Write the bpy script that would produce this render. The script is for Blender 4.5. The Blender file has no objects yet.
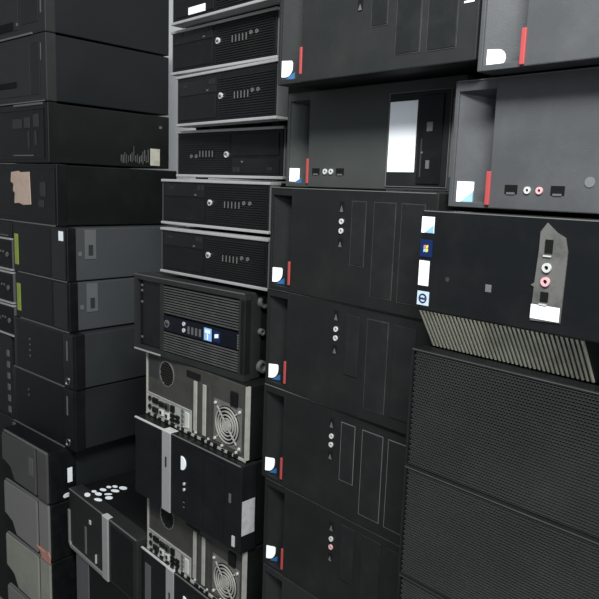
import bpy, bmesh, math, random
from mathutils import Vector, Matrix
random.seed(7)
C = bpy.context.scene.collection
Z0 = 1.45
PI = math.pi

# ------------------------------------------------------------------ materials
MATS = {}
def mat(name, col, rough=.5, metal=0., dust=.0, dust_col=(.16,.15,.14), scale=30., bump=0., spec=.5, scratch=0.):
    spec = spec*(.45 if max(col) < .1 else 1)
    m = bpy.data.materials.new(name); m.use_nodes = True
    nt = m.node_tree; b = nt.nodes['Principled BSDF']
    b.inputs['Metallic'].default_value = metal
    b.inputs['Specular IOR Level'].default_value = spec
    tc = nt.nodes.new('ShaderNodeTexCoord')
    nz = nt.nodes.new('ShaderNodeTexNoise'); nz.inputs['Scale'].default_value = scale
    nz.inputs['Detail'].default_value = 6; nz.inputs['Roughness'].default_value = .65
    nt.links.new(tc.outputs['Object'], nz.inputs['Vector'])
    ramp = nt.nodes.new('ShaderNodeValToRGB')
    ramp.color_ramp.elements[0].position = .45; ramp.color_ramp.elements[1].position = .8
    nt.links.new(nz.outputs['Fac'], ramp.inputs['Fac'])
    mul = nt.nodes.new('ShaderNodeMath'); mul.operation = 'MULTIPLY'; mul.inputs[1].default_value = dust
    nt.links.new(ramp.outputs['Color'], mul.inputs[0])
    mx = nt.nodes.new('ShaderNodeMix'); mx.data_type = 'RGBA'
    mx.inputs[6].default_value = (*col, 1); mx.inputs[7].default_value = (*dust_col, 1)
    nt.links.new(mul.outputs[0], mx.inputs[0]); last = mx.outputs[2]
    if scratch:
        n2 = nt.nodes.new('ShaderNodeTexNoise'); n2.inputs['Scale'].default_value = 95; n2.inputs['Detail'].default_value = 9
        n2.inputs['Roughness'].default_value = .8
        nt.links.new(tc.outputs['Object'], n2.inputs['Vector'])
        r2 = nt.nodes.new('ShaderNodeValToRGB'); r2.color_ramp.elements[0].position = .6; r2.color_ramp.elements[1].position = .66
        nt.links.new(n2.outputs['Fac'], r2.inputs['Fac'])
        m3 = nt.nodes.new('ShaderNodeMath'); m3.operation = 'MULTIPLY'; m3.inputs[1].default_value = scratch
        nt.links.new(r2.outputs['Color'], m3.inputs[0])
        mx2 = nt.nodes.new('ShaderNodeMix'); mx2.data_type = 'RGBA'; mx2.inputs[7].default_value = (*dust_col, 1)
        nt.links.new(last, mx2.inputs[6]); nt.links.new(m3.outputs[0], mx2.inputs[0]); last = mx2.outputs[2]
    nt.links.new(last, b.inputs['Base Color'])
    ra = nt.nodes.new('ShaderNodeMath'); ra.operation = 'MULTIPLY_ADD'
    ra.inputs[1].default_value = .25; ra.inputs[2].default_value = rough - .08
    nt.links.new(nz.outputs['Fac'], ra.inputs[0]); nt.links.new(ra.outputs[0], b.inputs['Roughness'])
    if bump:
        bp = nt.nodes.new('ShaderNodeBump'); bp.inputs['Strength'].default_value = bump; bp.inputs['Distance'].default_value = .0006
        n3 = nt.nodes.new('ShaderNodeTexNoise'); n3.inputs['Scale'].default_value = 900
        nt.links.new(tc.outputs['Object'], n3.inputs['Vector'])
        nt.links.new(n3.outputs['Fac'], bp.inputs['Height']); nt.links.new(bp.outputs[0], b.inputs['Normal'])
    MATS[name] = m; return m
M = MATS
mat('charcoal_plastic', (.0088,.0097,.0095), .50, dust=.04, bump=.5, scale=12)
mat('charcoal_plastic_light', (.0165,.0175,.0172), .5, dust=.05, bump=.5, scale=12)
mat('grey_plastic', (.040,.043,.041), .5, dust=.07, bump=.5, scale=14)
mat('pale_grey_plastic', (.060,.061,.064), .48, dust=.28, bump=.5, scale=7, dust_col=(.17,.17,.18))
mat('bay_plastic', (.0105,.0115,.0115), .48, dust=.04, bump=.3)
mat('worn_lit_edge', (.11,.11,.105), .5, dust=.3)  # rubbed outlines, and top light painted as pale strips on upper edges
mat('faint_edge', (.035,.036,.036), .5, dust=.3)
mat('black_plastic', (.0045,.0048,.0052), .42, dust=.03)
mat('gloss_black', (.0065,.0072,.0078), .25, dust=.04, scale=12)
mat('dirty_black', (.0040,.0045,.0044), .45, dust=.05, scratch=.18, scale=14, dust_col=(.07,.062,.058))
mat('black_steel', (.0040,.0044,.0045), .5, dust=.03, scale=6)
mat('dark_steel', (.0125,.0145,.015), .5, dust=.03, scale=5)
mat('grey_steel', (.047,.051,.053), .55, dust=.06, scale=5)
mat('shade_steel', (.0045,.0058,.0061), .5, dust=.03, scale=5)
mat('bar_grey', (.055,.055,.053), .5, dust=.3)
mat('pale_sticker', (.45,.55,.62), .5)
mat('mid_steel', (.022,.0245,.025), .55, dust=.05, scale=5)
mat('latch_steel', (.095,.10,.10), .5, dust=.1)
mat('silver_trim', (.42,.42,.41), .42, metal=.35, dust=.3, dust_col=(.2,.19,.17))
mat('bright_silver', (.72,.72,.70), .3, metal=.4)
mat('dull_silver', (.11,.11,.11), .5, metal=.2, dust=.3)
mat('zinc', (.07,.068,.06), .5, metal=.35, dust=.7, dust_col=(.022,.020,.018), scale=18)
mat('zinc_light', (.40,.39,.35), .5, metal=.2, dust=.5, dust_col=(.12,.11,.09), scale=40)
mat('bezel_grey', (.17,.165,.155), .5, dust=.35, scale=12, dust_col=(.18,.17,.15))
mat('bezel_dark', (.065,.064,.060), .5, dust=.3, scale=12, dust_col=(.10,.095,.085))
mat('pale_smudge', (.13,.13,.135), .6)
mat('grey_silver', (.22,.22,.205), .5, metal=.2, dust=.4)
mat('zinc_mid', (.17,.165,.15), .5, metal=.3, dust=.6, dust_col=(.05,.048,.04), scale=30)
mat('bezel_beige', (.26,.255,.215), .5, dust=.4, scale=12, dust_col=(.12,.115,.10))
mat('white_paper', (.88,.90,.92), .6)
mat('cream_paper', (.55,.52,.42), .6, dust=.5, dust_col=(.2,.19,.16))
mat('grey_paper', (.42,.42,.42), .6, dust=.6, dust_col=(.15,.15,.15), scale=70)
mat('beige_tape', (.50,.37,.30), .6, dust=.4, dust_col=(.3,.2,.16))
mat('blue_paper', (.015,.09,.22), .5)
mat('pale_blue', (.22,.42,.56), .5)
mat('navy_paper', (.006,.016,.07), .4)
mat('blue_light', (.25,.48,.85), .5)
mat('red_plastic', (.36,.05,.05), .45)
mat('pink_plastic', (.62,.34,.35), .45)
mat('orange_tape', (.45,.20,.15), .6, dust=.5)
mat('green_label', (.25,.33,.05), .5, dust=.5, dust_col=(.1,.13,.05))
mat('yellow', (.7,.55,.08), .5); mat('green', (.1,.5,.12), .5)
mat('hole', (.002,.002,.002), .8)
mat('slat_dust', (.36,.355,.28), .6, dust=1., dust_col=(.05,.05,.05), scale=8)
mat('mesh_steel', (.028,.030,.029), .45, dust=.08, scale=8)
mat('plate_scuffed', (.10,.097,.09), .6, dust=.95, dust_col=(.02,.02,.02), scale=40)
mat('smudge', (.03,.03,.03), .6)
mat('plaster', (.78,.78,.77), .8, dust=.2, scale=5, dust_col=(.5,.5,.49))
mat('concrete', (.12,.115,.11), .8, dust=.4, scale=4)
mat('navy_gloss', (.004,.005,.009), .2)

# ------------------------------------------------------------------ mesh builder
class MB:
    def __init__(s): s.bm = bmesh.new()
    def box(s, x0,x1,y0,y1,z0,z1, bev=0):
        vs = [s.bm.verts.new(p) for p in ((x0,y0,z0),(x1,y0,z0),(x1,y1,z0),(x0,y1,z0),(x0,y0,z1),(x1,y0,z1),(x1,y1,z1),(x0,y1,z1))]
        fs = [s.bm.faces.new([vs[i] for i in f]) for f in ((0,1,5,4),(1,2,6,5),(2,3,7,6),(3,0,4,7),(4,5,6,7),(3,2,1,0))]
        if bev:
            ed = list({e for f in fs for e in f.edges})
            bmesh.ops.bevel(s.bm, geom=ed, offset=bev, segments=2, profile=.5, affect='EDGES')
        return s
    def poly(s, pts, y0, y1, bev=0):          # outline in x,z pushed through y
        a = [s.bm.verts.new((p[0],y0,p[1])) for p in pts]; b = [s.bm.verts.new((p[0],y1,p[1])) for p in pts]
        n = len(pts); f0 = s.bm.faces.new(a); fs = [f0, s.bm.faces.new(b[::-1])]
        for i in range(n): fs.append(s.bm.faces.new((a[i],b[i],b[(i+1)%n],a[(i+1)%n])))
        bmesh.ops.recalc_face_normals(s.bm, faces=fs)
        if bev: bmesh.ops.bevel(s.bm, geom=list(f0.edges), offset=bev, segments=2, profile=.5, affect='EDGES')
        return s
    def solid(s, verts, faces):
        v = [s.bm.verts.new(p) for p in verts]; fs = [s.bm.faces.new([v[i] for i in f]) for f in faces]
        bmesh.ops.recalc_face_normals(s.bm, faces=fs); return s
    def disc(s, cx, cz, r, y0, y1, n=20, rx=None):
        rx = rx or r
        return s.poly([(cx+rx*math.cos(2*PI*i/n), cz+r*math.sin(2*PI*i/n)) for i in range(n)], y0, y1)
    def ring(s, cx, cz, r0, r1, y0, y1, n=24):
        vs = []
        for i in range(n):
            c_, s_ = math.cos(2*PI*i/n), math.sin(2*PI*i/n)
            vs += [(cx+r0*c_,y0,cz+r0*s_),(cx+r1*c_,y0,cz+r1*s_),(cx+r1*c_,y1,cz+r1*s_),(cx+r0*c_,y1,cz+r0*s_)]
        fs = []
        for i in range(n):
            a = 4*i; b = 4*((i+1)%n)
            for k in range(4): fs.append((a+k, a+(k+1)%4, b+(k+1)%4, b+k))
        return s.solid(vs, fs)
    def frame(s, x0,x1,z0,z1, t, y0,y1):      # rectangular outline
        s.box(x0,x1,y0,y1,z1-t,z1); s.box(x0,x1,y0,y1,z0,z0+t)
        s.box(x0,x0+t,y0,y1,z0+t,z1-t); s.box(x1-t,x1,y0,y1,z0+t,z1-t); return s
    def build(s, name, material, parent=None, label=None, smooth=False):
        me = bpy.data.meshes.new(name); s.bm.to_mesh(me); s.bm.free()
        me.materials.append(M[material])
        if smooth:
            for p in me.polygons: p.use_smooth = True
        o = bpy.data.objects.new(name, me); C.objects.link(o)
        if parent: o.parent = parent
        if label: o['label'] = label
        return o

def text(name, s, size, matname, parent, loc, rot=(PI/2,0,0), label=None, bold=0):
    cu = bpy.data.curves.new(name, 'FONT'); cu.body = s; cu.size = size; cu.extrude = .0002; cu.align_x = 'CENTER'; cu.align_y = 'CENTER'
    cu.offset = bold
    t = bpy.data.objects.new(name, cu); C.objects.link(t)
    dg = bpy.context.evaluated_depsgraph_get(); dg.update()
    me = bpy.data.meshes.new_from_object(t.evaluated_get(dg)); bpy.data.objects.remove(t)
    me.materials.clear(); me.materials.append(M[matname])
    o = bpy.data.objects.new(name, me); C.objects.link(o); o.parent = parent; o.location = loc; o.rotation_euler = rot
    if label: o['label'] = label
    return o

def thing(name, label, cat, x, y, z, yaw=0, group=None):
    o = bpy.data.objects.new(name, None); C.objects.link(o); o.empty_display_size = .05
    o.location = (x, y, z+Z0); o.rotation_euler = (0,0,math.radians(yaw))
    o['label'] = label; o['category'] = cat
    if group: o['group'] = group
    return o
def struct(name, mb, matname):
    o = mb.build(name, matname); o['kind'] = 'structure'; return o

# ------------------------------------------------------------------ shared parts
def case(t, w, h, m='black_steel', y0=.03, d=.40, seams=True):
    b = MB(); b.box(.003, w-.003, y0, d, .002, h-.002, .0025)
    c = b.build('case', m, t)
    if seams:
        MB().box(w-.0035, w-.0022, d-.012, d-.009, .006, h-.006).build('seam', m, c)
    return c

def sticker_corner(t, x0, x1, z0, z1, y, ang=0, rounded=True):
    r = (x1-x0)
    b = MB()
    if rounded:
        pts = [(x0,z0+.25*(z1-z0)),(x0,z1),(x0+.72*r,z1)]
        for k in range(1,7):
            a = k/6*PI/2; pts.append((x0+.72*r+.28*r*math.sin(a), z1-(z1-z0)*.55*(1-math.cos(a))))
        pts += [(x0+.8*r, z0+.15*(z1-z0)), (x0+.3*r, z0+.08*(z1-z0))]
        b.poly(pts, y-.0008, y)
    else: b.box(x0,x1,y-.0008,y,z0,z1)
    s = b.build('sticker', 'white_paper', t, 'white and blue sticker')
    b = MB(); b.poly([(x1-.55*r,z0),(x1,z0),(x1,z0+.55*(z1-z0))], y-.0012, y-.0007)
    b.build('sticker_corner', 'blue_paper', s, 'blue corner of the sticker')
    return s

def usb(b_dark, b_lite, x0,x1,z0,z1, y=0):
    b_dark.box(x0,x1,y-.0006,y+.001,z0,z1)
    if (z1-z0) > (x1-x0): b_lite.poly([(x0+.001,z0+.001),(x1-.001,z0+.001),((x0+x1)/2,z0+.62*(z1-z0))], y-.0013, y)
    else: b_lite.box(x0+.003,x1-.003,y-.0013,y,z0-.0005,z0+.002)

def add_ports(t, usbs, jacks, jr=.0042, pink=None):
    for (x0,x1,z0,z1) in usbs:
        d = MB(); l = MB(); usb(d,l,x0,x1,z0,z1)
        o = d.build('port', 'hole', t); l.build('contact', 'dull_silver', o)
    for i,(cx,cz) in enumerate(jacks):
        r = MB(); r.ring(cx,cz,jr*.42,jr,-.002,.001)
        o = r.build('audio_jack', 'pink_plastic' if i == pink else 'bright_silver', t)
        MB().disc(cx,cz,jr*.42,-.0006,.0006,12).build('jack_hole','hole',o)

# ------------------------------------------------------------------ charcoal tower with red stripe lying on its side
def recessed_front(t, w, h, m, D=.035, rw=.055, edge='faint_edge'):
    """bezel whose left strip sinks back under a sloping roof, towards a thick right hand block"""
    b = MB()
    b.box(rw, w, 0, D, 0, h, .0016)
    b.box(0, .006, .001, D, 0, h, .001)
    b.box(.006, rw, .001, D, 0, .007, .0008)
    zt = h-.013
    # roof wedge
    b.solid([(.006,0.001,h),(rw,0.001,h),(rw,D,h),(.006,D,h),(.006,0.001,zt),(rw,0.001,zt),(rw,D-.004,zt-.012),(.006,.005,zt-.002)],
            [(0,1,2,3),(0,4,5,1),(4,7,6,5),(1,5,6,2),(0,3,7,4),(3,2,6,7)])
    # sinking strip
    b.solid([(.006,.004,.005),(rw,D-.004,.005),(rw,D-.004,zt),(.006,.004,zt),(.006,D,.005),(rw,D,.005),(rw,D,zt),(.006,D,zt)],
            [(0,1,2,3),(4,5,6,7),(0,1,5,4),(3,2,6,7),(0,3,7,4),(1,2,6,5)])
    f = b.build('front_panel', m, t)
    e = MB(); e.box(.004, w-.004, -.0004, .0012, h-.0014, h-.0002); e.build('worn_lit_edge', edge, f, 'pale upper edge with painted light')  # pale strip paints the overhead light caught along the upper edge
    return f

def on_strip(x, D=.035, rw=.055): return .004 + (x-.006)/(rw-.006)*(D-.008)

def corner_badge(t, h, x0=.007, x1=.0225, z0=.012, z1=.037, rounded=True, red=(.012,.052)):
    # white and blue sticker lying on the sinking strip
    b = MB(); r = x1-x0; q = z1-z0
    def P(x,z,o): return (x, on_strip(x)-o, z)
    if rounded:
        pts = [(x0,z0),(x0,z1),(x1-.1*r,z1),(x1,z1-.12*q)]
        for k in range(0,7):
            a = k/6*PI/2; pts.append((x0+.35*r+.65*r*math.cos(a), z0+.62*q-.62*q*math.sin(a)))
    else: pts = [(x0,z0),(x0,z1),(x1,z1),(x1,z0)]
    n = len(pts)
    vs = [P(x,z,.0012) for x,z in pts]+[P(x,z,.0001) for x,z in pts]
    b.solid(vs, [tuple(range(n)), tuple(range(n,2*n))]+[(i,(i+1)%n,n+(i+1)%n,n+i) for i in range(n)])
    s = b.build('sticker', 'white_paper', t, 'white sticker with a blue corner')
    b = MB(); pts = [(x0+.45*r,z0-.003),(x1+.004,z0-.003),(x1+.004,z0+.30*q),(x0+.8*r,z0+.08*q)]
    vs = [P(x,z,.0018) for x,z in pts]+[P(x,z,.0003) for x,z in pts]
    b.solid(vs, [(0,1,2,3),(4,5,6,7)]+[(i,(i+1)%4,4+(i+1)%4,4+i) for i in range(4)])
    b.build('sticker_corner', 'blue_paper', s, 'blue corner of the sticker')
    b = MB(); b.box(.0525,.0575,-.0016,.003,red[0],red[1],.0008)
    b.build('red_stripe', 'red_plastic', t)

def bay(t, x0,x1,z0,z1, edge=True, name='drive_cover', m='bay_plastic'):
    em = 'worn_lit_edge' if edge == 2 else 'faint_edge'
    b = MB(); b.box(x0,x1,-.0012,.001,z0,z1,.0008); o = b.build(name, m, t)
    if edge: MB().frame(x0-.001,x1+.001,z0-.001,z1+.001,.0009,-.0006,.0004).build('cover_edge',em,o,'thin rubbed outline of the cover')
    return o

def stripe_tower(label, x,y,z,yaw=0,w=.360,h=.175, body='charcoal_plastic', kind='A', shift=0, edges=(1,1,1), group='black towers with red stripes lying on their sides', pink=None, badge=True, edge='faint_edge'):
    t = thing('computer_tower', label, 'computer', x,y,z,yaw, group)
    case(t, w, h, 'black_steel')
    recessed_front(t, w, h, body, edge=edge)
    if kind == 'A':
        corner_badge(t, h)
        s = shift
        add_ports(t, [(.169,.178,.140+s,.157+s),(.169,.178,.086+s,.101+s)], [(.1745,.1265+s),(.1745,.112+s)], jr=.0043, pink=pink)
        bay(t, .196,.224,.062,.158, edges[0]); bay(t, .241,.281,.020,.158, edges[1]); bay(t, .293,.333,.019,.158, edges[2]) if w < .365 else bay(t, .293,.337,.019,.158, edges[2])
    return t

# ---- column C
T_A = []
t = stripe_tower('charcoal topmost tower of the middle column, white lettering near its right end', -.855,.740,.161, 0, h=.185, body='charcoal_plastic_light', w=.367, edges=(1,1,1))
text('lettering', 'lenovo', .02, 'white_paper', t, (.3535,-.0006,.095), (PI/2,-PI/2,0), 'small white lettering turned on its side', bold=.0003)
t = stripe_tower('black tower on its side, directly under the one with the big white label', -.896,.769,-.175,-1.5, w=.354, edge='worn_lit_edge')
t = stripe_tower('black tower on its side, second below the one with the big white label', -.900,.770,-.349,-1.0, h=.174, shift=.004, edges=(0,1,0))
t = stripe_tower('black tower on its side with the brightest outlined drive covers, beside the mesh fronts', -.902,.770,-.526,0, h=.177, shift=.002, edges=(2,2,2), edge='worn_lit_edge')
t = stripe_tower('black tower with a pink audio jack, beside the lower mesh fronted tower', -.893,.771,-.697,0, h=.171, shift=-.004, edges=(0,0,0), pink=1)
t = thing('computer_tower', 'lowest black tower of the middle column, only its upper corner in view', 'computer', -.893,.772,-.874,0,'black towers with red stripes lying on their sides')
case(t,.356,.175); recessed_front(t,.356,.177,'charcoal_plastic_light')

# C2 : tower with the big white label
t = thing('computer_tower', 'charcoal tower on its side with a large white paper label on its drive', 'computer', -.917,.820,.002,0)
t.scale=(1.025,1,1)
case(t, .358,.159); recessed_front(t,.358,.159,'grey_plastic')
corner_badge(t,.159, .007,.0225,.009,.032, False, (.006,.048))
add_ports(t, [(.067,.084,.021,.032),(.122,.139,.021,.032)], [(.0975,.0265),(.111,.0265)], jr=.0046)
dv = MB().box(.226,.335,-.001,.002,.006,.142,.001).build('drive_bay','bay_plastic',t)
MB().frame(.226,.336,.005,.143,.001,-.0018,0).build('bay_edge','worn_lit_edge',dv)
MB().box(.229,.2785,-.0022,-.0008,.027,.130).build('label_sticker','white_paper',dv,'large plain white paper label')
b = MB(); b.box(.2835,.324,-.003,-.0008,.010,.136,.0008); dr = b.build('optical_drive','black_plastic',dv)
MB().box(.300,.306,-.0042,-.003,.032,.044).build('eject_button','dull_silver',dr)
MB().box(.289,.2915,-.0034,-.003,.020,.075).build('tray_line','smudge',dr)
MB().box(.298,.308,-.0036,-.003,.085,.098).build('disc_mark','worn_lit_edge',dr)
MB().disc(.292,.055,.0016,-.004,-.003,10).build('indicator_lamp','worn_lit_edge',dr)
MB().box(.338,.343,-.001,.001,.02,.13,.0006).build('edge_rib','worn_lit_edge',t)

# ---- column D, nearest right
def upper_right(label,x,y,z,h,w=.42,zs=(.003,.031),red=(.0,.045),ports=True):
    t = thing('computer_tower', label, 'computer', x,y,z,0)
    case(t,w,h); recessed_front(t,w,h,'pale_grey_plastic', rw=.060, edge='worn_lit_edge')
    # sticker on strip
    b = MB(); x0,x1=.010,.029
    f = lambda xx: .004+(xx-.006)/(.060-.006)*(.035-.008)
    if ports: pts=[(x0,zs[0]),(x0,zs[1]),(x1,zs[1]),(x1,zs[0])]
    else:
        pts=[(x0,zs[0]),(x0,zs[1])]+[(x0+.62*(x1-x0)+.38*(x1-x0)*math.sin(a),(zs[0]+zs[1])/2+(zs[1]-zs[0])/2*math.cos(a)) for a in [k*PI/8 for k in range(9)]]
    n=len(pts); vs=[(p,f(p)-.0014,q) for p,q in pts]+[(p,f(p)-.0001,q) for p,q in pts]
    b.solid(vs,[tuple(range(n)),tuple(range(n,2*n))]+[(i,(i+1)%n,n+(i+1)%n,n+i) for i in range(n)])
    s=b.build('sticker','white_paper',t)
    if ports:
        b=MB(); pts=[(x0+.25*(x1-x0),zs[0]),(x1,zs[0]),(x1,zs[1]-.012)]
        vs=[(p,f(p)-.002,q) for p,q in pts]+[(p,f(p)-.0004,q) for p,q in pts]
        b.solid(vs,[(0,1,2),(3,4,5),(0,1,4,3),(1,2,5,4),(2,0,3,5)]); b.build('sticker_corner','pale_blue',s,'pale blue corner of the sticker')
    MB().box(.0565,.0625,-.0022,.003,red[0],red[1],.0008).build('red_stripe','red_plastic',t)
    return t
t = upper_right('grey topmost tower at the upper right, a rounded white sticker beside its red stripe', -.479,.730,.145,.20, zs=(.0055,.025), red=(.002,.042), ports=False, w=.42)
t = upper_right('grey tower at the right, resting on the one with the scuffed port plate', -.532,.766,-.017,.160, zs=(.0065,.033), red=(.004,.046))
add_ports(t, [(.083,.100,.019,.030),(.143,.160,.019,.030)], [(.1135,.024),(.129,.024)], jr=.0043, pink=1)
MB().disc(.1885,.035,.006,-.0009,.0005,14).build('smudge_mark','pale_smudge',t)

# D3
t = thing('computer_tower', 'glossy black tower with four stickers, a scuffed port plate and a dusty slatted lower edge', 'computer', -.530,.710,-.2035,0)
W,Hh=.44,.1815
case(t,W,Hh,'black_steel',y0=.04,d=.42)
b=MB(); b.box(0,W,0,.04,.0530,Hh,.002); f=b.build('front_panel','gloss_black',t)
MB().box(.003,W-.003,-.0004,.001,Hh-.0015,Hh-.0003).build('worn_lit_edge','worn_lit_edge',f)
b=MB(); b.solid([(.002,.006,.0530),(W-.002,.006,.0530),(W-.002,.036,.0015),(.002,.036,.0015),(.002,.04,.0530),(W-.002,.04,.0530)],[(0,1,2,3),(0,1,5,4),(3,2,5,4),(0,3,4),(1,2,5)])
g=b.build('vent_panel','black_plastic',t)
b=MB(); n=38
for i in range(n):
    x=.004+i*.0058
    b.solid([(x,.001,.0525),(x+.0021,.001,.0525),(x+.0061,.0315,.0018),(x+.004,.0315,.0018),(x,.008,.0525),(x+.0021,.008,.0525),(x+.0061,.0385,.0018),(x+.004,.0385,.0018)],
      [(0,1,2,3),(4,5,6,7),(0,1,5,4),(3,2,6,7),(0,3,7,4),(1,2,6,5)])
b.build('vent_slats','slat_dust',g,'pale dusty slats')
s=MB().box(.001,.020,-.001,.0002,.1475,.168).build('sticker','white_paper',t,'white sticker with pale blue lower corner')
b=MB(); b.poly([(.006,.1478),(.0198,.1478),(.0198,.158)],-.0014,-.0008); b.build('sticker_corner','pale_blue',s)
s=MB().box(.000+.001,.0195,-.001,.0002,.117,.139).build('sticker','navy_paper',t,'dark blue sticker with a four coloured flag')
for dx,dz,mm in ((0,0,'green'),(.0036,0,'yellow'),(0,-.0046,'blue_light'),(.0036,-.0046,'yellow')):
    MB().poly([(.0065+dx,.1275+dz),(.0065+dx,.1315+dz),(.0096+dx,.1325+dz),(.0096+dx,.1285+dz)],-.0016,-.0008).build('flag_pane', 'orange_tape' if (dx==0 and dz==0) else mm, s)
MB().box(.001,.0165,-.001,.0002,.080,.112).build('sticker','white_paper',t,'tall plain white sticker')
s=MB().box(.001,.019,-.001,.0002,.0545,.0725).build('sticker','pale_sticker',t,'pale blue square sticker with a dark oval ring')
b=MB(); b.ring(.010,.0635,.0045,.0062,-.0016,-.0008); b.build('oval_ring','navy_paper',s)
text('sticker_lettering','intel',.0045,'navy_paper',s,(.010,-.0014,.0635),bold=.00015)
b=MB(); b.poly([(.163,.160),(.170,.170),(.182,.160),(.192,.155),(.196,.140),(.195,.062),(.160,.060),(.161,.098),(.157,.100),(.161,.103),(.163,.140)],-.0016,.0005)
pl=b.build('port_plate','plate_scuffed',t,'grey scuffed port plate')
MB().box(.1595,.1935,-.0022,-.001,.0625,.0785,.0005).build('white_scrap','white_paper',pl,'torn white paper at the foot of the port plate')
for z0,z1 in ((.137,.152),(.083,.094)):
    MB().box(.170,.179,-.0026,-.0014,z0,z1).build('port','hole',pl)
    MB().box(.169,.178,-.0032,-.0014,z0-.004,z0-.0025).build('contact','bright_silver',pl)
for k,zc in enumerate((.121,.1055)):
    o=MB().ring(.1745,zc,.0024,.0052,-.004,-.001).build('audio_jack','bright_silver' if k==0 else 'pink_plastic',pl)
    MB().disc(.1745,zc,.0024,-.0022,-.0016,12).build('jack_hole','hole',o)
b=MB(); b.box(.099,.107,-.0005,.0003,.084,.093,.0003); b.build('smudge_mark','worn_lit_edge',t,'small pale scuff')
MB().disc(.045,.092,.003,-.0005,.0003,9).build('smudge_mark','smudge',t)

for o in t.children:
    if o.name.split('.')[0] in ('sticker','port_plate','smudge_mark'): o.location.z += .0055
# mesh fronted towers
def mesh_tower(label,x,y,z,h,w=.44,mx=60):
    t=thing('computer_tower',label,'computer',x,y,z,0,'mesh fronted towers at the lower right')
    case(t,w,h,'black_steel',y0=.03,d=.42)
    b=MB(); b.box(0,w,.004,.03,0,h,.001); f=b.build('front_panel','black_plastic',t)
    MB().frame(0,w,0,h,.003,0,.005).build('front_rim','charcoal_plastic',f)
    MB().box(.001,w-.001,-.0006,.0008,h-.0012,h-.0001).build('worn_lit_edge','bar_grey',f)
    # perforated sheet: hexagonal webs around staggered pits
    b=MB(); bm=b.bm; px=.0042; pz=.0037; nx=int((w-.008)/px); nz=int((h-.006)/pz)
    ox=(w-nx*px)/2; oz=(h-nz*pz)/2
    for j in range(nz):
        for i in range(nx):
            off=px/2 if j%2 else 0
            cx=ox+(i+.25)*px+off+px*.12; cz=oz+(j+.5)*pz
            if cx+px/2>w-.003: continue
            out=[(cx-px/2,cz-pz/2),(cx+px/2,cz-pz/2),(cx+px/2,cz+pz/2),(cx-px/2,cz+pz/2)]
            rx=px*.40; rz=pz*.33
            inn=[(cx-rx,cz-rz),(cx+rx,cz-rz),(cx+rx,cz+rz),(cx-rx,cz+rz)]
            vo=[bm.verts.new((p,.0012,q)) for p,q in out]
            vi=[bm.verts.new((p,.0002,q)) for p,q in inn]
            vb=[bm.verts.new((cx+(p-cx)*.9,.0032,cz+(q-cz)*.85)) for p,q in inn]
            for k in range(4):
                k2=(k+1)%4
                bm.faces.new((vo[k],vo[k2],vi[k2],vi[k])); bm.faces.new((vi[k],vi[k2],vb[k2],vb[k]))
    o=b.build('mesh_grille','mesh_steel',t,'perforated metal sheet')
    MB().box(.003,w-.003,.0034,.0042,.003,h-.003).build('grille_backing','hole',t)
    return t
t=mesh_tower('upper mesh fronted tower at the right, directly below the dusty slats', -.534,.712,-.3675,.164)
MB().box(.268,.2692,-.0004,.0008,.112,.128).build('scratch','worn_lit_edge',t,'short pale scratch')
t=mesh_tower('lower mesh fronted tower at the right, directly below another mesh front', -.534,.712,-.527,.1592)
t=mesh_tower('lowest mesh fronted tower at the right, only a sliver above the bottom of the photo', -.533,.713,-.682,.1545)

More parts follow.
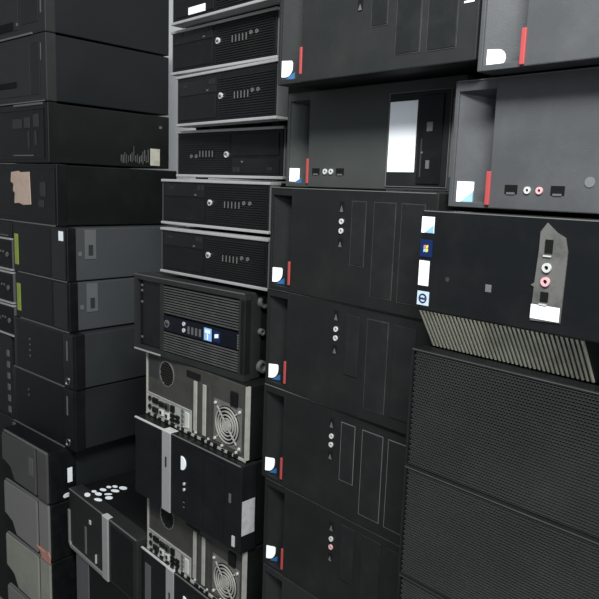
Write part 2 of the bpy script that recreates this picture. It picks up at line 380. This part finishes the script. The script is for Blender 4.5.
# ------------------------------------------------------------------ small desktops with silver rims
def desktop(label,x,y,z,yaw,flip=False,w=.345,h=.100,plain=False,group='small desktops with silver rims',white=False,detail=True,rim='silver_trim',feet=.003):
    t=desktop_body(label,x,y,z,yaw,flip,w,h-feet,group,rim)
    for o in t.children: o.location.z=feet
    for x0 in (.03,w-.05):
        for y0 in (.03,.34): MB().box(x0,x0+.02,y0,y0+.02,0,feet+.002).build('foot','hole',t)
    return t
def desktop_body(label,x,y,z,yaw,flip,w,h,group,rim,detail=True):
    t=thing('desktop_computer',label,'computer',x,y,z,yaw,group)
    b=MB(); b.box(.002,w-.002,.022,.38,.001,h-.001,.002); b.build('case','black_steel',t)
    b=MB(); b.box(.004,w-.004,0,.024,.0058,h-.0058,.0015); f=b.build('front_panel','black_plastic',t)
    for z0,z1 in ((h-.0058,h),(0,.0058)): MB().box(0,w,-.003,.030,z0,z1,.0012).build('silver_rim',rim,t)
    for x0 in (0,w-.0035): MB().box(x0,x0+.0035,.002,.026,.0058,h-.0058).build('end_trim','dull_silver',t)
    if not detail: return t
    X=(lambda u:w-u) if flip else (lambda u:u)
    Zz=(lambda v:h-v) if flip else (lambda v:v)
    def bx(bb,u0,u1,y0,y1,v0,v1,bev=0):
        a,c=sorted((X(u0),X(u1))); d,e=sorted((Zz(v0),Zz(v1))); bb.box(a,c,y0,y1,d,e,bev)
    b=MB()
    for k in range(17): bx(b,.160,.338,-.0018,.001,.0115+k*.0046,.0134+k*.0046)
    b.build('vent_ribs','charcoal_plastic',t)
    b=MB(); bx(b,.012,.152,-.0014,.001,.062,.090,.0008); dr=b.build('optical_drive','gloss_black',t)
    b=MB(); bx(b,.118,.124,-.0024,-.001,.066,.069); b.build('eject_button','dull_silver',dr)
    b=MB(); bx(b,.014,.150,-.0018,.001,.012,.056,.0008); b.build('drive_cover','black_plastic',t)
    b=MB(); bx(b,.128,.137,-.0024,.001,.078,.088); bx(b,.140,.149,-.0024,.001,.078,.088); b.build('badge','charcoal_plastic_light',t)
    b=MB(); bx(b,.03,.045,-.0024,.001,.078,.084); b.build('faded_badge','charcoal_plastic_light',t)
    b=MB(); b.disc(X(.170),Zz(.053),.0062,-.0042,.001,24); lg=b.build('logo_badge','bright_silver',t,'round silver badge with two small letters')
    text('logo_letters','hp',.009,'smudge',lg,(X(.170),-.0046,Zz(.053)),(PI/2,PI if flip else 0,0),bold=.0002)
    for k in range(5):
        b=MB(); bx(b,.214+k*.0108,.2195+k*.0108,-.0022,.001,.043,.060); o=b.build('port','hole',t)
        b=MB(); bx(b,.2155+k*.0108,.218+k*.0108,-.0028,-.001,.0445,.0575); b.build('contact','worn_lit_edge',o)
    for k in range(2):
        b=MB(); cx=X(.2735+k*.0175); b.ring(cx,Zz(.056),.0016,.004,-.003,.001,16); b.build('audio_jack','dull_silver',t)
    return t
t=desktop('black desktop with a long white label, topmost of the narrow desktop column',-1.308,.832,.3275,0,w=.348)
MB().box(.066,.124,-.0034,-.001,.015,.029).build('label_sticker','white_paper',t,'long white paper label')
desktop('silver rimmed desktop directly under the topmost one with the white label',-1.345,.855,.2268,1.0,feet=.0085,h=.1005,w=.350)
desktop('silver rimmed desktop above the one standing upside down',-1.300,.840,.1165,-2.0,feet=.005,h=.110)
desktop('silver rimmed desktop standing upside down, its ports at the left',-1.338,.866,.012,2.6,flip=True,h=.104,w=.347)
desktop('silver rimmed desktop directly under the upside down one, shifted to the left',-1.340,.828,-.093,4.2,h=.102,w=.345)
desktop('silver rimmed desktop, lowest of its column, resting on the tower with horizontal bars',-1.322,.815,-.200,3.4,h=.103,w=.348)

# ------------------------------------------------------------------ B6 barred tower
t=thing('computer_tower','dark tower with horizontal bars, two small blue stickers and round feet','computer',-1.380,.786,-.381,4.8)
w,h=.370,.176
b=MB(); b.box(.003,w-.001,.036,.40,.002,h-.002,.002); b.build('case','black_steel',t)
b=MB(); b.box(0,w,.006,.04,0,h,.003); b.frame(0,w,0,h,.012,-.006,.01); b.box(w-.018,w,-.006,.01,.012,h-.012,.001); b.box(.094,.106,-.004,.01,.012,h-.012,.001)
f=b.build('front_panel','charcoal_plastic_light',t)
b=MB()
for k in range(11): b.box(.108,w-.020,-.0035,.008,.1000+k*.0056,.1026+k*.0056)
for k in range(8): b.box(.108,w-.020,-.0035,.008,.0150+k*.0056,.0176+k*.0056)
b.build('front_bars','bar_grey',t)
MB().box(.013,.094,.002,.008,.013,h-.013).build('drive_cover','gloss_black',t)
for zc in (.150,.138,.112,.03): MB().box(.0175,.0235,.000,.003,zc-.0025,zc+.0025,.0005).build('indicator_lamp','dull_silver',t)
pn=MB().box(.108,w-.020,-.0042,.006,.0605,.0945,.001).build('port_panel','navy_gloss',t)
lg=MB().disc(.121,.077,.0085,-.0058,-.004,20).build('logo_badge','dull_silver',pn,'round badge with two small letters')
text('logo_letters','hp',.011,'black_plastic',lg,(.121,-.0062,.077),bold=.0002)
for cz in (.086,.072):
    MB().ring(.180,cz,.002,.0045,-.006,-.004,16).build('audio_jack','bright_silver',pn)
for k in range(4):
    MB().box(.193+k*.0125,.199+k*.0125,-.0052,-.0038,.067,.083).build('port','dull_silver',pn)
s=MB().box(.247,.270,-.0052,-.0038,.0635,.0895).build('sticker','blue_light',pn,'pale blue sticker')
MB().box(.251,.266,-.006,-.005,.079,.086).build('sticker_mark','white_paper',s); MB().box(.257,.260,-.006,-.005,.0655,.078).build('sticker_mark','white_paper',s)
s=MB().box(.276,.297,-.0052,-.0038,.065,.0885).build('sticker','navy_paper',pn,'dark blue sticker with a pale flag')
MB().poly([(.281,.073),(.281,.081),(.292,.083),(.292,.075)],-.006,-.005).build('sticker_mark','white_paper',s)
b=MB()
for k in range(6): b.box(.348,.3535,-.0052,-.0038,.0625+k*.0052,.0655+k*.0052)
b.build('side_lettering','dull_silver',pn)
MB().box(.0,.10,-.0068,-.004,.0,.0035).build('worn_lit_edge','silver_trim',t,'bright lower lip at the left')
MB().box(.002,w-.002,-.0066,-.004,h-.0022,h-.0002).build('worn_lit_edge','dull_silver',t)
def foot(p,y,z,r,w):
    bm=MB(); b=bm.bm; n=20
    for (x0,x1,r0,r1) in ((w-.001,w+.008,r,r),):
        vs=[];
        for i in range(n):
            a=2*PI*i/n; c_,s_=math.cos(a),math.sin(a)
            vs+= [(x0,y+r*c_,z+r*s_),(x1,y+r*.92*c_,z+r*.92*s_),(x1,y+r*.6*c_,z+r*.6*s_),(x1-.004,y+r*.55*c_,z+r*.55*s_)]
        fs=[]
        for i in range(n):
            a=4*i;c=4*((i+1)%n)
            for k in range(3): fs.append((a+k,a+k+1,c+k+1,c+k))
        fs.append(tuple(4*i+3 for i in range(n)))
        bm.solid(vs,fs)
    return bm.build('foot','dull_silver',p)
for zc,r in ((.156,.013),(.096,.007),(.024,.013)): foot(t,.040 if r>.01 else .036,zc,r,w)

# ------------------------------------------------------------------ towers turned to show their backs
def rear_tower(label,x,y,z,yaw,h,w=.37):
    t=thing('computer_tower',label,'computer',x,y,z,yaw)
    b=MB(); b.box(0,w,.004,.40,.0,h,.0015); c=b.build('case','black_steel',t)
    b=MB(); b.box(.004,w-.004,0,.005,.004,h-.002,.001); p=b.build('back_panel','zinc',t,'bare dusty metal back')
    # folded rim and screws
    b=MB(); b.box(.0,w,-.004,.005,-.0,.004); b.box(w-.004,w,-.005,.005,.0,h); b.box(.0,.003,-.003,.005,0,h)
    b.build('folded_rim','zinc_light',p)
    b=MB()
    for k in range(15):
        xx=.015+k*.0235+random.uniform(-.004,.004); b.box(xx,xx+random.uniform(.006,.014),-.007,-.003,random.uniform(.0,.003),random.uniform(.005,.010))
    b.build('rim_tab','black_plastic',p)
    b=MB()
    for k in range(7): b.disc(.06+k*.047,.0105,.0028,-.0035,0,10)
    b.build('screw','bright_silver',p)
    # input output plate
    b=MB(); b.box(.006,.182,-.0015,.001,.006,.052,.0008); b.frame(.004,.184,.004,.054,.002,-.003,.001); io=b.build('port_plate','zinc_light',t,'pale metal plate of connectors')
    for cx,cz,m_ in ((.016,.040,'green'),(.016,.020,'navy_paper')):
        b=MB(); b.ring(cx,cz,.003,.0062,-.004,-.001,18); o=b.build('round_socket','bay_plastic',io)
        MB().disc(cx,cz,.003,-.0022,-.001,12).build('socket_centre','hole',o)
    for x0,x1,z0,z1,m_ in ((.030,.052,.034,.046,'hole'),(.030,.052,.012,.024,'bay_plastic'),(.058,.080,.032,.044,'bay_plastic'),(.060,.074,.012,.026,'bright_silver'),(.084,.098,.030,.046,'zinc'),(.084,.098,.010,.024,'bright_silver'),(.106,.120,.032,.047,'hole'),(.106,.120,.010,.017,'hole'),(.106,.120,.020,.027,'hole'),(.126,.140,.012,.019,'hole'),(.126,.140,.022,.029,'hole')):
        o=MB().box(x0,x1,-.006,-.001,z0,z1,.0006).build('connector',m_,io)
        MB().box(x0+.003,x1-.003,-.0066,-.006,z0+.003,z1-.003).build('connector_slot','hole',o)
    for cz in (.045,.034,.023,.012):
        MB().ring(.152,cz,.0018,.0042,-.004,-.001,14).build('audio_jack','dull_silver',io)
    MB().box(.163,.176,-.004,-.001,.012,.046,.0005).build('socket_frame','bright_silver',io,'bright upright metal tab')
    # expansion slots
    for k in range(4):
        b=MB(); b.box(.192+k*.0165,.2035+k*.0165,-.002,.001,.012,h-.030,.0006); s=b.build('slot_cover','zinc_light' if k in (0,2) else 'zinc',t)
        MB().box(.1895+k*.0165,.1912+k*.0165,-.0005,.0008,.012,h-.030).build('slot_gap','hole',s)
    # fan
    cx,cz=.311,.058
    b=MB(); b.box(cx-.046,cx+.046,-.001,.001,cz-.044,cz+.046); fp=b.build('fan_plate','zinc_mid',t)
    fb=MB().disc(cx,cz,.040,-.0016,-.0008,36).build('fan_opening','hole',fp)
    b=MB()
    for r in (.014,.0215,.029,.0365): b.ring(cx,cz,r-.0012,r+.0012,-.0042,-.0018,32)
    b.disc(cx,cz,.0105,-.0042,-.0018,24)
    for k in range(4):
        a=PI/4+k*PI/2; ca,sa=math.cos(a),math.sin(a); nx_,nz_=-sa*.0015,ca*.0015
        b.poly([(cx+.008*ca+nx_,cz+.008*sa+nz_),(cx+.046*ca+nx_,cz+.046*sa+nz_),(cx+.046*ca-nx_,cz+.046*sa-nz_),(cx+.008*ca-nx_,cz+.008*sa-nz_)],-.004,-.002)
    b.build('fan_grille','zinc_light',fp)
    b=MB()
    for sx in (-1,1):
        for sz in (-1,1): b.disc(cx+sx*.040,cz+sz*.038,.0032,-.004,-.001,10)
    b.build('screw','bright_silver',fp)
    # upper power supply zone: vent holes, sockets
    b=MB()
    for i in range(-4,5):
        for j in range(-4,5):
            px_,pz_=i*.0068+(j%2)*.0034,j*.0060
            if px_*px_+pz_*pz_<.0265**2: b.disc(.085+px_,h-.040+pz_,.0027,-.0012,.0006,8)
    b.build('vent_holes','hole',p); MB().ring(.085,h-.040,.0275,.0300,-.0015,.0006,28).build('vent_ring','zinc_mid',p)
    MB().box(.165,.215,-.002,.001,h-.026,h-.012,.0005).build('power_socket','black_plastic',t)
    MB().box(.322,.344,-.004,.001,h-.050,h-.020,.001).build('power_socket','black_plastic',t)
    MB().box(.010,.05,-.001,.001,h-.06,h-.012).build('dark_plate','smudge',t)
    return t
rear_tower('tower turned backwards under the barred tower, its metal back with a fan facing out',-1.356,.800,-.535,0,.153,w=.376)
rear_tower('lower tower turned backwards, metal back and fan cut off by the bottom of the photo',-1.352,.800,-.877,0,.154,w=.374)

# ------------------------------------------------------------------ glossy towers with a silver band
def band_tower(label,x,y,z,yaw,w,h,full=True):
    t=thing('computer_tower',label,'computer',x,y,z,yaw,'glossy towers with a silver band')
    case(t,w,h,'black_steel',y0=.04,d=.41)
    b=MB(); b.box(0,w,0,.042,0,h,.003); f=b.build('front_panel','gloss_black',t)
    b=MB(); b.box(.114,.146,-.0022,.002,-.0005,h-.002,.0008); 
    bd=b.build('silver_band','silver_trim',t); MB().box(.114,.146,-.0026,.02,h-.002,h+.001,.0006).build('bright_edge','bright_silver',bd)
    MB().box(.127,.133,-.0028,-.002,h-.082,h-.058).build('band_mark','smudge',bd)
    MB().box(.0,.146,-.0012,.004,h-.0025,h+.0006,.0005).build('bright_edge','bright_silver',t,'painted highlight on the upper edge left of the band')  # gloss highlight on the upper edge, drawn as a silver strip
    MB().box(.150,w-.004,-.0008,.002,h-.0016,h-.0002).build('worn_lit_edge','worn_lit_edge',t)
    pts=[(.186,.116),(.186,.146)]+[(.190+.013*math.sin(a),.131+.015*math.cos(a)) for a in [k*PI/8 for k in range(9)]]
    MB().poly([(p,q+h-.185) for p,q in pts],-.002,.001).build('logo_badge','white_paper',t,'white half round badge')
    for zz in (.086,.073): MB().disc(.197,zz+h-.185,.0034,-.002,.001,12).build('audio_jack','bright_silver',t)
    for zz in (.047,.036): 
        d=MB(); l=MB(); usb(d,l,.191,.202,zz-.004+h-.185,zz+.004+h-.185); o=d.build('port','hole',t); l.build('contact','worn_lit_edge',o)
    bay(t,.225,.262,.012,h-.012,False,m='gloss_black'); bay(t,.275,.332,.012,h-.012,False,m='gloss_black')
    MB().box(.348,.354,-.0015,.001,h-.085,h-.066).build('indicator_lamp','dull_silver',t)
    return t
t=band_tower('glossy black tower with a silver band and white half round badge, between two backwards towers',-1.356,.767,-.722,2.0,.384,.185)
MB().box(.3838,.3848,.003,.036,.040,.112).build('paper_label','grey_paper',t,'creased grey paper label on the right end')
MB().box(.360,.368,-.002,.001,.012,.034).build('white_tab','bright_silver',t)
t=band_tower('glossy black tower with a silver band, under the lower backwards tower',-1.368,.790,-1.060,0,.390,.182)
MB().box(.02,.045,-.0015,.001,.03,.15).build('grey_strip','dull_silver',t)

# ------------------------------------------------------------------ E1 / E2 gap towers
t=thing('computer_tower','black tower with white oval stickers on its top, standing low in front of the gap','computer',-1.752,.780,-1.037,0)
w,h=.380,.176
case(t,w,h,'black_steel',y0=.04,d=.41)
b=MB(); b.box(0,w,0,.042,0,h,.004); b.build('front_panel','charcoal_plastic_light',t)
MB().box(.004,w-.004,-.0012,.003,h-.0028,h-.0008,.0004).build('worn_lit_edge','worn_lit_edge',t)
b=MB(); b.poly([(0,.112),(0,.012),(.012,.0),(w-.15,.0),(w-.15,.010),(.016,.010),(.010,.018),(.010,.112)],-.004,.002,.001); b.build('silver_edge','grey_silver',t,'silver trim down the left and along the foot')
bd=MB().box(.208,.238,-.0045,.002,-.001,h-.001,.0012).build('silver_band','silver_trim',t,'wide silver upright band')
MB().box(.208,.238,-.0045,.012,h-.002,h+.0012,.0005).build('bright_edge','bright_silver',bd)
MB().box(.128,.138,-.002,.001,.118,.130,.001).build('badge','bright_silver',t); MB().box(.166,.169,-.004,.001,.02,.045).build('badge','bright_silver',t)
MB().box(.10,.11,-.0015,.001,.02,.10,.001).build('rib','worn_lit_edge',t)
MB().box(.25,.36,-.0015,.001,.012,h-.012,.001).build('drive_cover','black_plastic',t)
def oval(p,x,y,rx,ry,ang,z):
    b=MB(); n=16; ca,sa=math.cos(ang),math.sin(ang)
    P=[(x+rx*math.cos(2*PI*i/n)*ca-ry*math.sin(2*PI*i/n)*sa, y+rx*math.cos(2*PI*i/n)*sa+ry*math.sin(2*PI*i/n)*ca) for i in range(n)]
    b.solid([(a,c,z) for a,c in P]+[(a,c,z+.001) for a,c in P],[tuple(range(n)),tuple(range(n,2*n))]+[(i,(i+1)%n,n+(i+1)%n,n+i) for i in range(n)])
    return b.build('sticker','white_paper',p,'small white oval sticker')
sx0,sy0=1.752,-.780
for (bx_,by_,rx,ry,an) in ((-1.676,.800,.013,.008,-.3),(-1.630,.809,.013,.007,.35),(-1.684,.824,.008,.006,.3),(-1.682,.850,.011,.007,.3),(-1.688,.871,.008,.006,.3),(-1.680,.886,.009,.006,.2),(-1.657,.899,.013,.009,.3),(-1.655,.873,.013,.0075,.5),(-1.662,.826,.012,.0075,.2),(-1.626,.839,.011,.009,.4),(-1.648,.848,.011,.005,.9)):
    oval(t,bx_+sx0,by_+sy0,rx,ry,an,h-.0022 if by_-ry > .8225 else h-.0003)
t=thing('computer_tower','dark tower at the bottom edge, under the one with white oval stickers','computer',-1.715,.785,-1.214,0)
case(t,.340,.175,'black_steel',y0=.04,d=.41)
MB().box(0,.340,0,.042,0,.175,.004).build('front_panel','black_plastic',t)
MB().box(.0,.075,-.003,.002,.004,.172,.0015).build('silver_band','dull_silver',t)

# ------------------------------------------------------------------ left column
def left_tower(label,xr,y,z,h,w=.37,yaw=5.,cm='dark_steel',fm='charcoal_plastic',d=.415,wf=.03,cat='computer',group=None,bev=.003):
    a=math.radians(yaw)
    t=thing('computer_tower',label,cat,xr-w*math.cos(a),y-w*math.sin(a),z,yaw,group)
    case(t,w,h,cm,y0=wf,d=d,seams=False)
    MB().box(0,w,0,wf+.002,0,h,bev).build('front_panel',fm,t)
    return t
t=left_tower('plain dark tower at the very top left, cut off by the top of the photo',-1.885,.800,.393,.20,cm='shade_steel',fm='charcoal_plastic_light')
bay(t,.24,.335,.03,.19,False); MB().box(.346,.352,-.001,.001,.05,.17).build('front_rib','dull_silver',t)
bay(t,.02,.22,.02,.19,False,m='charcoal_plastic_light'); MB().box(.10,.19,-.003,.001,.022,.045,.001).build('carry_notch','hole',t)
MB().box(0,.30,-.003,.001,.0,.005).build('worn_lit_edge','worn_lit_edge',t); MB().disc(.215,.035,.005,-.003,.001,12).build('badge','dull_silver',t)
t=left_tower('plain dark tower second from the top at the left, resting on the dirty black tower',-1.885,.800,.211,.181,cm='shade_steel',fm='charcoal_plastic_light')
bay(t,.02,.28,.02,.16,False,m='charcoal_plastic_light'); bay(t,.29,.335,.02,.16,False)
MB().box(.342,.345,-.001,.001,.11,.155).build('front_rib','worn_lit_edge',t); MB().box(.08,.20,-.003,.001,.045,.062,.001).build('carry_notch','hole',t)
MB().box(.05,.36,-.002,.001,.0,.003).build('worn_lit_edge','worn_lit_edge',t)
# dirty black
t=left_tower('dirty glossy black tower with a cream label at the far end of its side',-1.882,.800,.043,.166,cm='dirty_black',fm='dirty_black',w=.375)
fr=MB().frame(.03,.355,.012,.152,.004,-.002,.001).build('front_frame','black_plastic',t)
for x0,x1,z0,z1 in ((.17,.225,.098,.125),(.24,.275,.098,.128),(.295,.325,.10,.135),(.30,.31,.05,.09),(.26,.268,.04,.09)): MB().box(x0,x1,-.0015,.001,z0,z1,.0005).build('smudge_mark','smudge',t)
MB().box(.17,.29,-.0015,.001,.020,.023).build('worn_lit_edge','worn_lit_edge',t)
MB().box(.18,.35,-.0022,.001,.160,.1655).build('bright_edge','dull_silver',t)
W2=.375
MB().box(W2-.003,W2-.0022,.342,.378,.010,.062).build('paper_label','cream_paper',t,'cream paper label')
b=MB()
for k in range(16):
    yy=.235+k*.0065; b.box(W2-.003,W2-.0024,yy,yy+random.uniform(.001,.003),.012+random.uniform(0,.012),.035+random.uniform(0,.03))
b.build('faded_print','worn_lit_edge',t)
MB().solid([(W2-.003,.375,.125),(W2-.003,.385,.125),(W2-.003,.385,.133),(W2-.003,.375,.133),(W2-.001,.375,.125),(W2-.001,.385,.125),(W2-.001,.385,.133),(W2-.001,.375,.133)],[(0,1,2,3),(4,5,6,7),(0,1,5,4),(3,2,6,7),(0,3,7,4),(1,2,6,5)]).build('screw','dull_silver',t)
t=left_tower('scuffed black tower with a torn beige tape patch on its front',-1.835,.800,-.130,.171,cm='dirty_black',fm='dirty_black',w=.390)
MB().frame(.02,.385,.010,.162,.004,-.002,.001).build('front_frame','black_plastic',t)
MB().poly([(.145,.055),(.150,.085),(.138,.092),(.143,.112),(.125,.118),(.130,.146),(.175,.150),(.185,.146),(.240,.148),(.245,.055),(.200,.052),(.175,.057)],-.0022,.001).build('tape_patch','beige_tape',t,'torn beige tape')
for x0,x1,z0,z1 in ((.30,.33,.08,.12),(.29,.32,.05,.07)): MB().box(x0,x1,-.0015,.001,z0,z1,.0005).build('smudge_mark','smudge',t)
MB().box(.05,.38,-.0025,.002,.0,.003).build('worn_lit_edge','worn_lit_edge',t)
MB().disc(0.20,.02,.001,-.0012,.001,6).build('indicator_lamp','hole',t)

def grey_side(label,xr,z,h,white):
    t=left_tower(label,xr,.800,z,h,w=.315,cm='grey_steel',fm='black_plastic',wf=.026,group='grey sided towers with green labels')
    W=.315
    MB().box(.012,.034,-.0016,.001,.022,h-.035).build('green_label','green_label',t,'green and yellow label')
    MB().box(.042,.225,-.0012,.001,.006,h-.006,.001).build('front_door','black_plastic',t)
    MB().box(.235,.310,-.003,.001,.004,h-.004,.0015).build('front_column','gloss_black',t)
    if white: MB().box(.278,.301,-.0042,-.002,h-.036,h-.010).build('sticker','white_paper',t,'small white sticker')
    b=MB(); b.box(W-.0032,W-.0012,.055,.090,h-.088,h-.006,.0005); l=b.build('side_latch','latch_steel',t)
    MB().box(W-.0014,W-.0006,.066,.080,h-.078,h-.048).build('latch_slot','mid_steel',l)
    MB().box(W-.0032,W-.0012,.035,.045,h-.078,h-.066).build('side_clip','worn_lit_edge',t)
    MB().box(.03,.31,-.002,.002,-.0005,.0022).build('worn_lit_edge','worn_lit_edge',t)
    return t
grey_side('grey sided tower with a white sticker, under the tower with beige tape',-1.775,-.279,.149,True)
grey_side('grey sided tower with no white sticker, lower of the two with green labels',-1.768,-.419,.140,False)

def logo_side(label,xr,y,z,h,w,cm,two):
    t=left_tower(label,xr,y,z,h,w=w,cm=cm,fm='gloss_black',wf=.03,group='glossy black towers with ring logos')
    MB().box(.02,w-.065,-.001,.001,.006,h-.006,.001).build('front_door','black_plastic',t)
    MB().box(w-.055,w-.005,-.003,.001,.002,h-.002,.002).build('front_column','gloss_black',t)
    MB().box(w-.040,w-.033,-.0042,-.002,h-.078,h-.022,.0005).build('side_lamp','dull_silver',t,'thin grey upright bar')
    lg=MB().ring(w-.035,.022,.009,.0105,-.0042,-.002,20).build('logo_badge','dull_silver',t,'small ring logo')
    MB().box(w-.046,w-.040,-.0045,-.002,.012,.017).build('logo_dash','bright_silver',lg); MB().box(w-.032,w-.025,-.0045,-.002,.028,.032).build('logo_dash','bright_silver',lg)
    for k in range(4 if two else 2): MB().disc(.105,h-.055-k*.017,.0034,-.0022,.001,12).build('audio_jack','dull_silver',t)
    MB().box(.0,w-.06,-.0025,.002,-.0005,.0025).build('worn_lit_edge','dull_silver',t)
    return t
logo_side('glossy black tower with a ring logo and four dim jacks, under the grey sided pair',-1.738,.800,-.579,.159,.360,'mid_steel',True)
logo_side('glossy black tower with a ring logo, resting on the grey fronted tower',-1.743,.800,-.760,.180,.372,'dark_steel',False)

def pale_front(label,xr,y,z,h,w,fm,tape=False,plates=True,cm='black_steel'):
    t=left_tower(label,xr,y,z,h,w=w,cm=cm,fm='black_plastic',wf=.080,d=.46,group='pale fronted towers at the lower left')
    b=MB(); b.poly([(.012,h-.010),(.012,.060),(.060,.045),(.085,.010),(w-.075,.006),(w-.075,h-.006)],-.006,.002,.001); p=b.build('front_door',fm,t)
    b=MB(); b.box(w-.062,w-.006,-.006,.002,.003,h-.003,.002); b.build('front_column',fm,t)
    MB().box(w-.074,w-.063,-.001,.001,.003,h-.003).build('shadow_gap','hole',t)
    if plates: MB().box(w-.110,w-.084,-.0075,-.005,.060,h-.040,.0005).build('name_plate','dull_silver',t)
    MB().box(.004,.0095,-.004,.002,.055,h-.020,.001).build('silver_edge','dull_silver',t)
    MB().box(.02,w-.01,-.006,.002,h-.004,h-.001,.0005).build('worn_lit_edge','worn_lit_edge',t)
    return t
t=pale_front('grey fronted tower with a rectangular name plate, directly under the glossy ring logo towers',-1.783,.740,-.915,.154,.290,'bezel_dark',cm='dark_steel')
MB().box(.2895,.2908,.054,.069,.052,.096).build('sticker','white_paper',t,'small upright white sticker on the side')
b=MB(); 
oo=MB().disc(0,0,.0085,-.0006,.0006,16,rx=.013).build('sticker','white_paper',t,'small oval white sticker on the side'); oo.location=(.2906,.052,.014); oo.rotation_euler=(.2,0,PI/2)
t=pale_front('grey fronted tower with orange tape at its lower right corner',-1.780,.740,-1.091,.174,.290,'bezel_grey',plates=False)
MB().poly([(.245,.002),(.292,.001),(.293,.022),(.285,.034),(.262,.028),(.215,.030),(.216,.026),(.246,.018)],-.0095,-.0058).build('orange_tape','orange_tape',t,'torn orange tape')
t=pale_front('beige fronted tower second lowest at the left, below the orange tape',-1.780,.740,-1.268,.175,.290,'bezel_beige',plates=False)
t=pale_front('grey fronted tower in the bottom left corner, cut off by the photo edge',-1.780,.740,-1.446,.176,.290,'bezel_grey',plates=False)

# far left column: only a sliver of it is in view
a5=math.radians(5)
def zpos(w,xr=-2.100,yr=.772): return xr-w*math.cos(a5), yr-w*math.sin(a5)
zx,zy=zpos(.345)
t=left_tower('slim black filler case at the left photo edge, wedged beside the tower with beige tape',-2.100,.772,-.1810,.049,w=.34,cm='black_steel',fm='black_plastic')  # filler case added to keep the gap above the desktops dark
MB().box(.02,.32,-.002,.001,.005,.008).build('worn_lit_edge','dull_silver',t)
zz=-.1815
for i,lab in enumerate(('silver rimmed desktop at the left photo edge, beside the upper green label','silver rimmed desktop at the left photo edge, beside the lower green label','silver rimmed desktop at the left photo edge, lowest of its three')):
    zz-=.1035
    t=desktop(lab,zx,zy,zz,5,h=.103,group='silver rimmed desktops at the left photo edge')
    lg=MB().disc(.318,.052,.008,-.004,.001,18).build('round_button','dull_silver',t)
for i,lab in enumerate(('dark tower sliver at the left photo edge, beside the two jack glossy tower','dark tower sliver at the left photo edge, beside the tower with the name plate','dark tower sliver at the left photo edge, beside the orange tape','dark tower sliver at the left photo edge, lowest of its column')):
    hs=(.268,.230,.230,.229); zt=zz-sum(hs[:i]); hh=hs[i]
    t=left_tower(lab,-2.132 if i == 0 else -2.100,.772,zt-hh,hh-.001,w=.30,cm='dark_steel',fm='bay_plastic',group='dark tower slivers at the left photo edge')
    for k in range(6): MB().box(.272,.288,-.003,.001,.015+k*.037,.035+k*.037,.001).build('metal_clip','dull_silver',t)

# ------------------------------------------------------------------ the room
zb=-Z0
struct('floor', MB().box(-4.5,3.5,-3.5,1.75,-.1,0), 'concrete')
struct('wall_back', MB().box(-4.5,3.5,1.50,1.75,0,2.9), 'plaster')
struct('wall_left', MB().box(-4.6,-4.5,-3.5,1.75,0,2.9), 'plaster')
def plinth(n,x0,x1,y0,y1,top): struct('trim_%d'%n, MB().box(x0,x1,y0,y1,0,top+Z0), 'concrete')
plinth(1,-.89,-.53,.79,1.20,-.8755)
plinth(2,-.53,-.10,.74,1.13,-.6835)
plinth(3,-1.36,-.99,.82,1.22,-1.0615)
plinth(4,-1.71,-1.375,.82,1.22,-1.2155)

# ------------------------------------------------------------------ light
w=bpy.data.worlds.new('room_air'); bpy.context.scene.world=w; w.use_nodes=True
bg=w.node_tree.nodes['Background']; bg.inputs[0].default_value=(.80,.90,1,1); bg.inputs[1].default_value=.21
def area(name,loc,target,sx,sy,power,col):
    l=bpy.data.lights.new(name,'AREA'); l.shape='RECTANGLE'; l.size=sx; l.size_y=sy; l.energy=power; l.color=col
    o=bpy.data.objects.new(name,l); C.objects.link(o); o.location=loc
    o.rotation_euler=(Vector(target)-Vector(loc)).to_track_quat('-Z','Y').to_euler(); return o
area('ceiling_lamp',(.12,-.24,Z0+1.22),(-.6,.8,Z0-.1),1.0,.2,54,(.97,1,1))
area('right_fill_light',(1.7,-.6,Z0+.35),(-1.4,1.0,Z0-.2),.8,1.5,19,(.9,.96,1))  # broad cool fill from the right, its source unseen

# ------------------------------------------------------------------ camera
cd=bpy.data.cameras.new('camera'); cam=bpy.data.objects.new('camera',cd); C.objects.link(cam)
cd.sensor_width=36; cd.sensor_fit='HORIZONTAL'; cd.lens=679/599*36; cd.clip_start=.02
def nrm(v): return Vector(v).normalized()
ex=-nrm((-645,-135,679)); ey=nrm((732,-85,679)); ey=(ey-ex*ey.dot(ex)).normalized(); ez=ex.cross(ey)
R=Matrix((ex,ey,ez))
right=Vector((R[0][0],R[1][0],R[2][0])); up=-Vector((R[0][1],R[1][1],R[2][1])); back=-Vector((R[0][2],R[1][2],R[2][2]))
m=Matrix((right,up,back)).transposed().to_4x4(); m.translation=(0,0,Z0)
cam.matrix_world=m
bpy.context.scene.camera=cam
vs=bpy.context.scene.view_settings; vs.view_transform='Standard'; vs.look='None'; vs.gamma=1; vs.use_curve_mapping=False; vs.exposure=.55
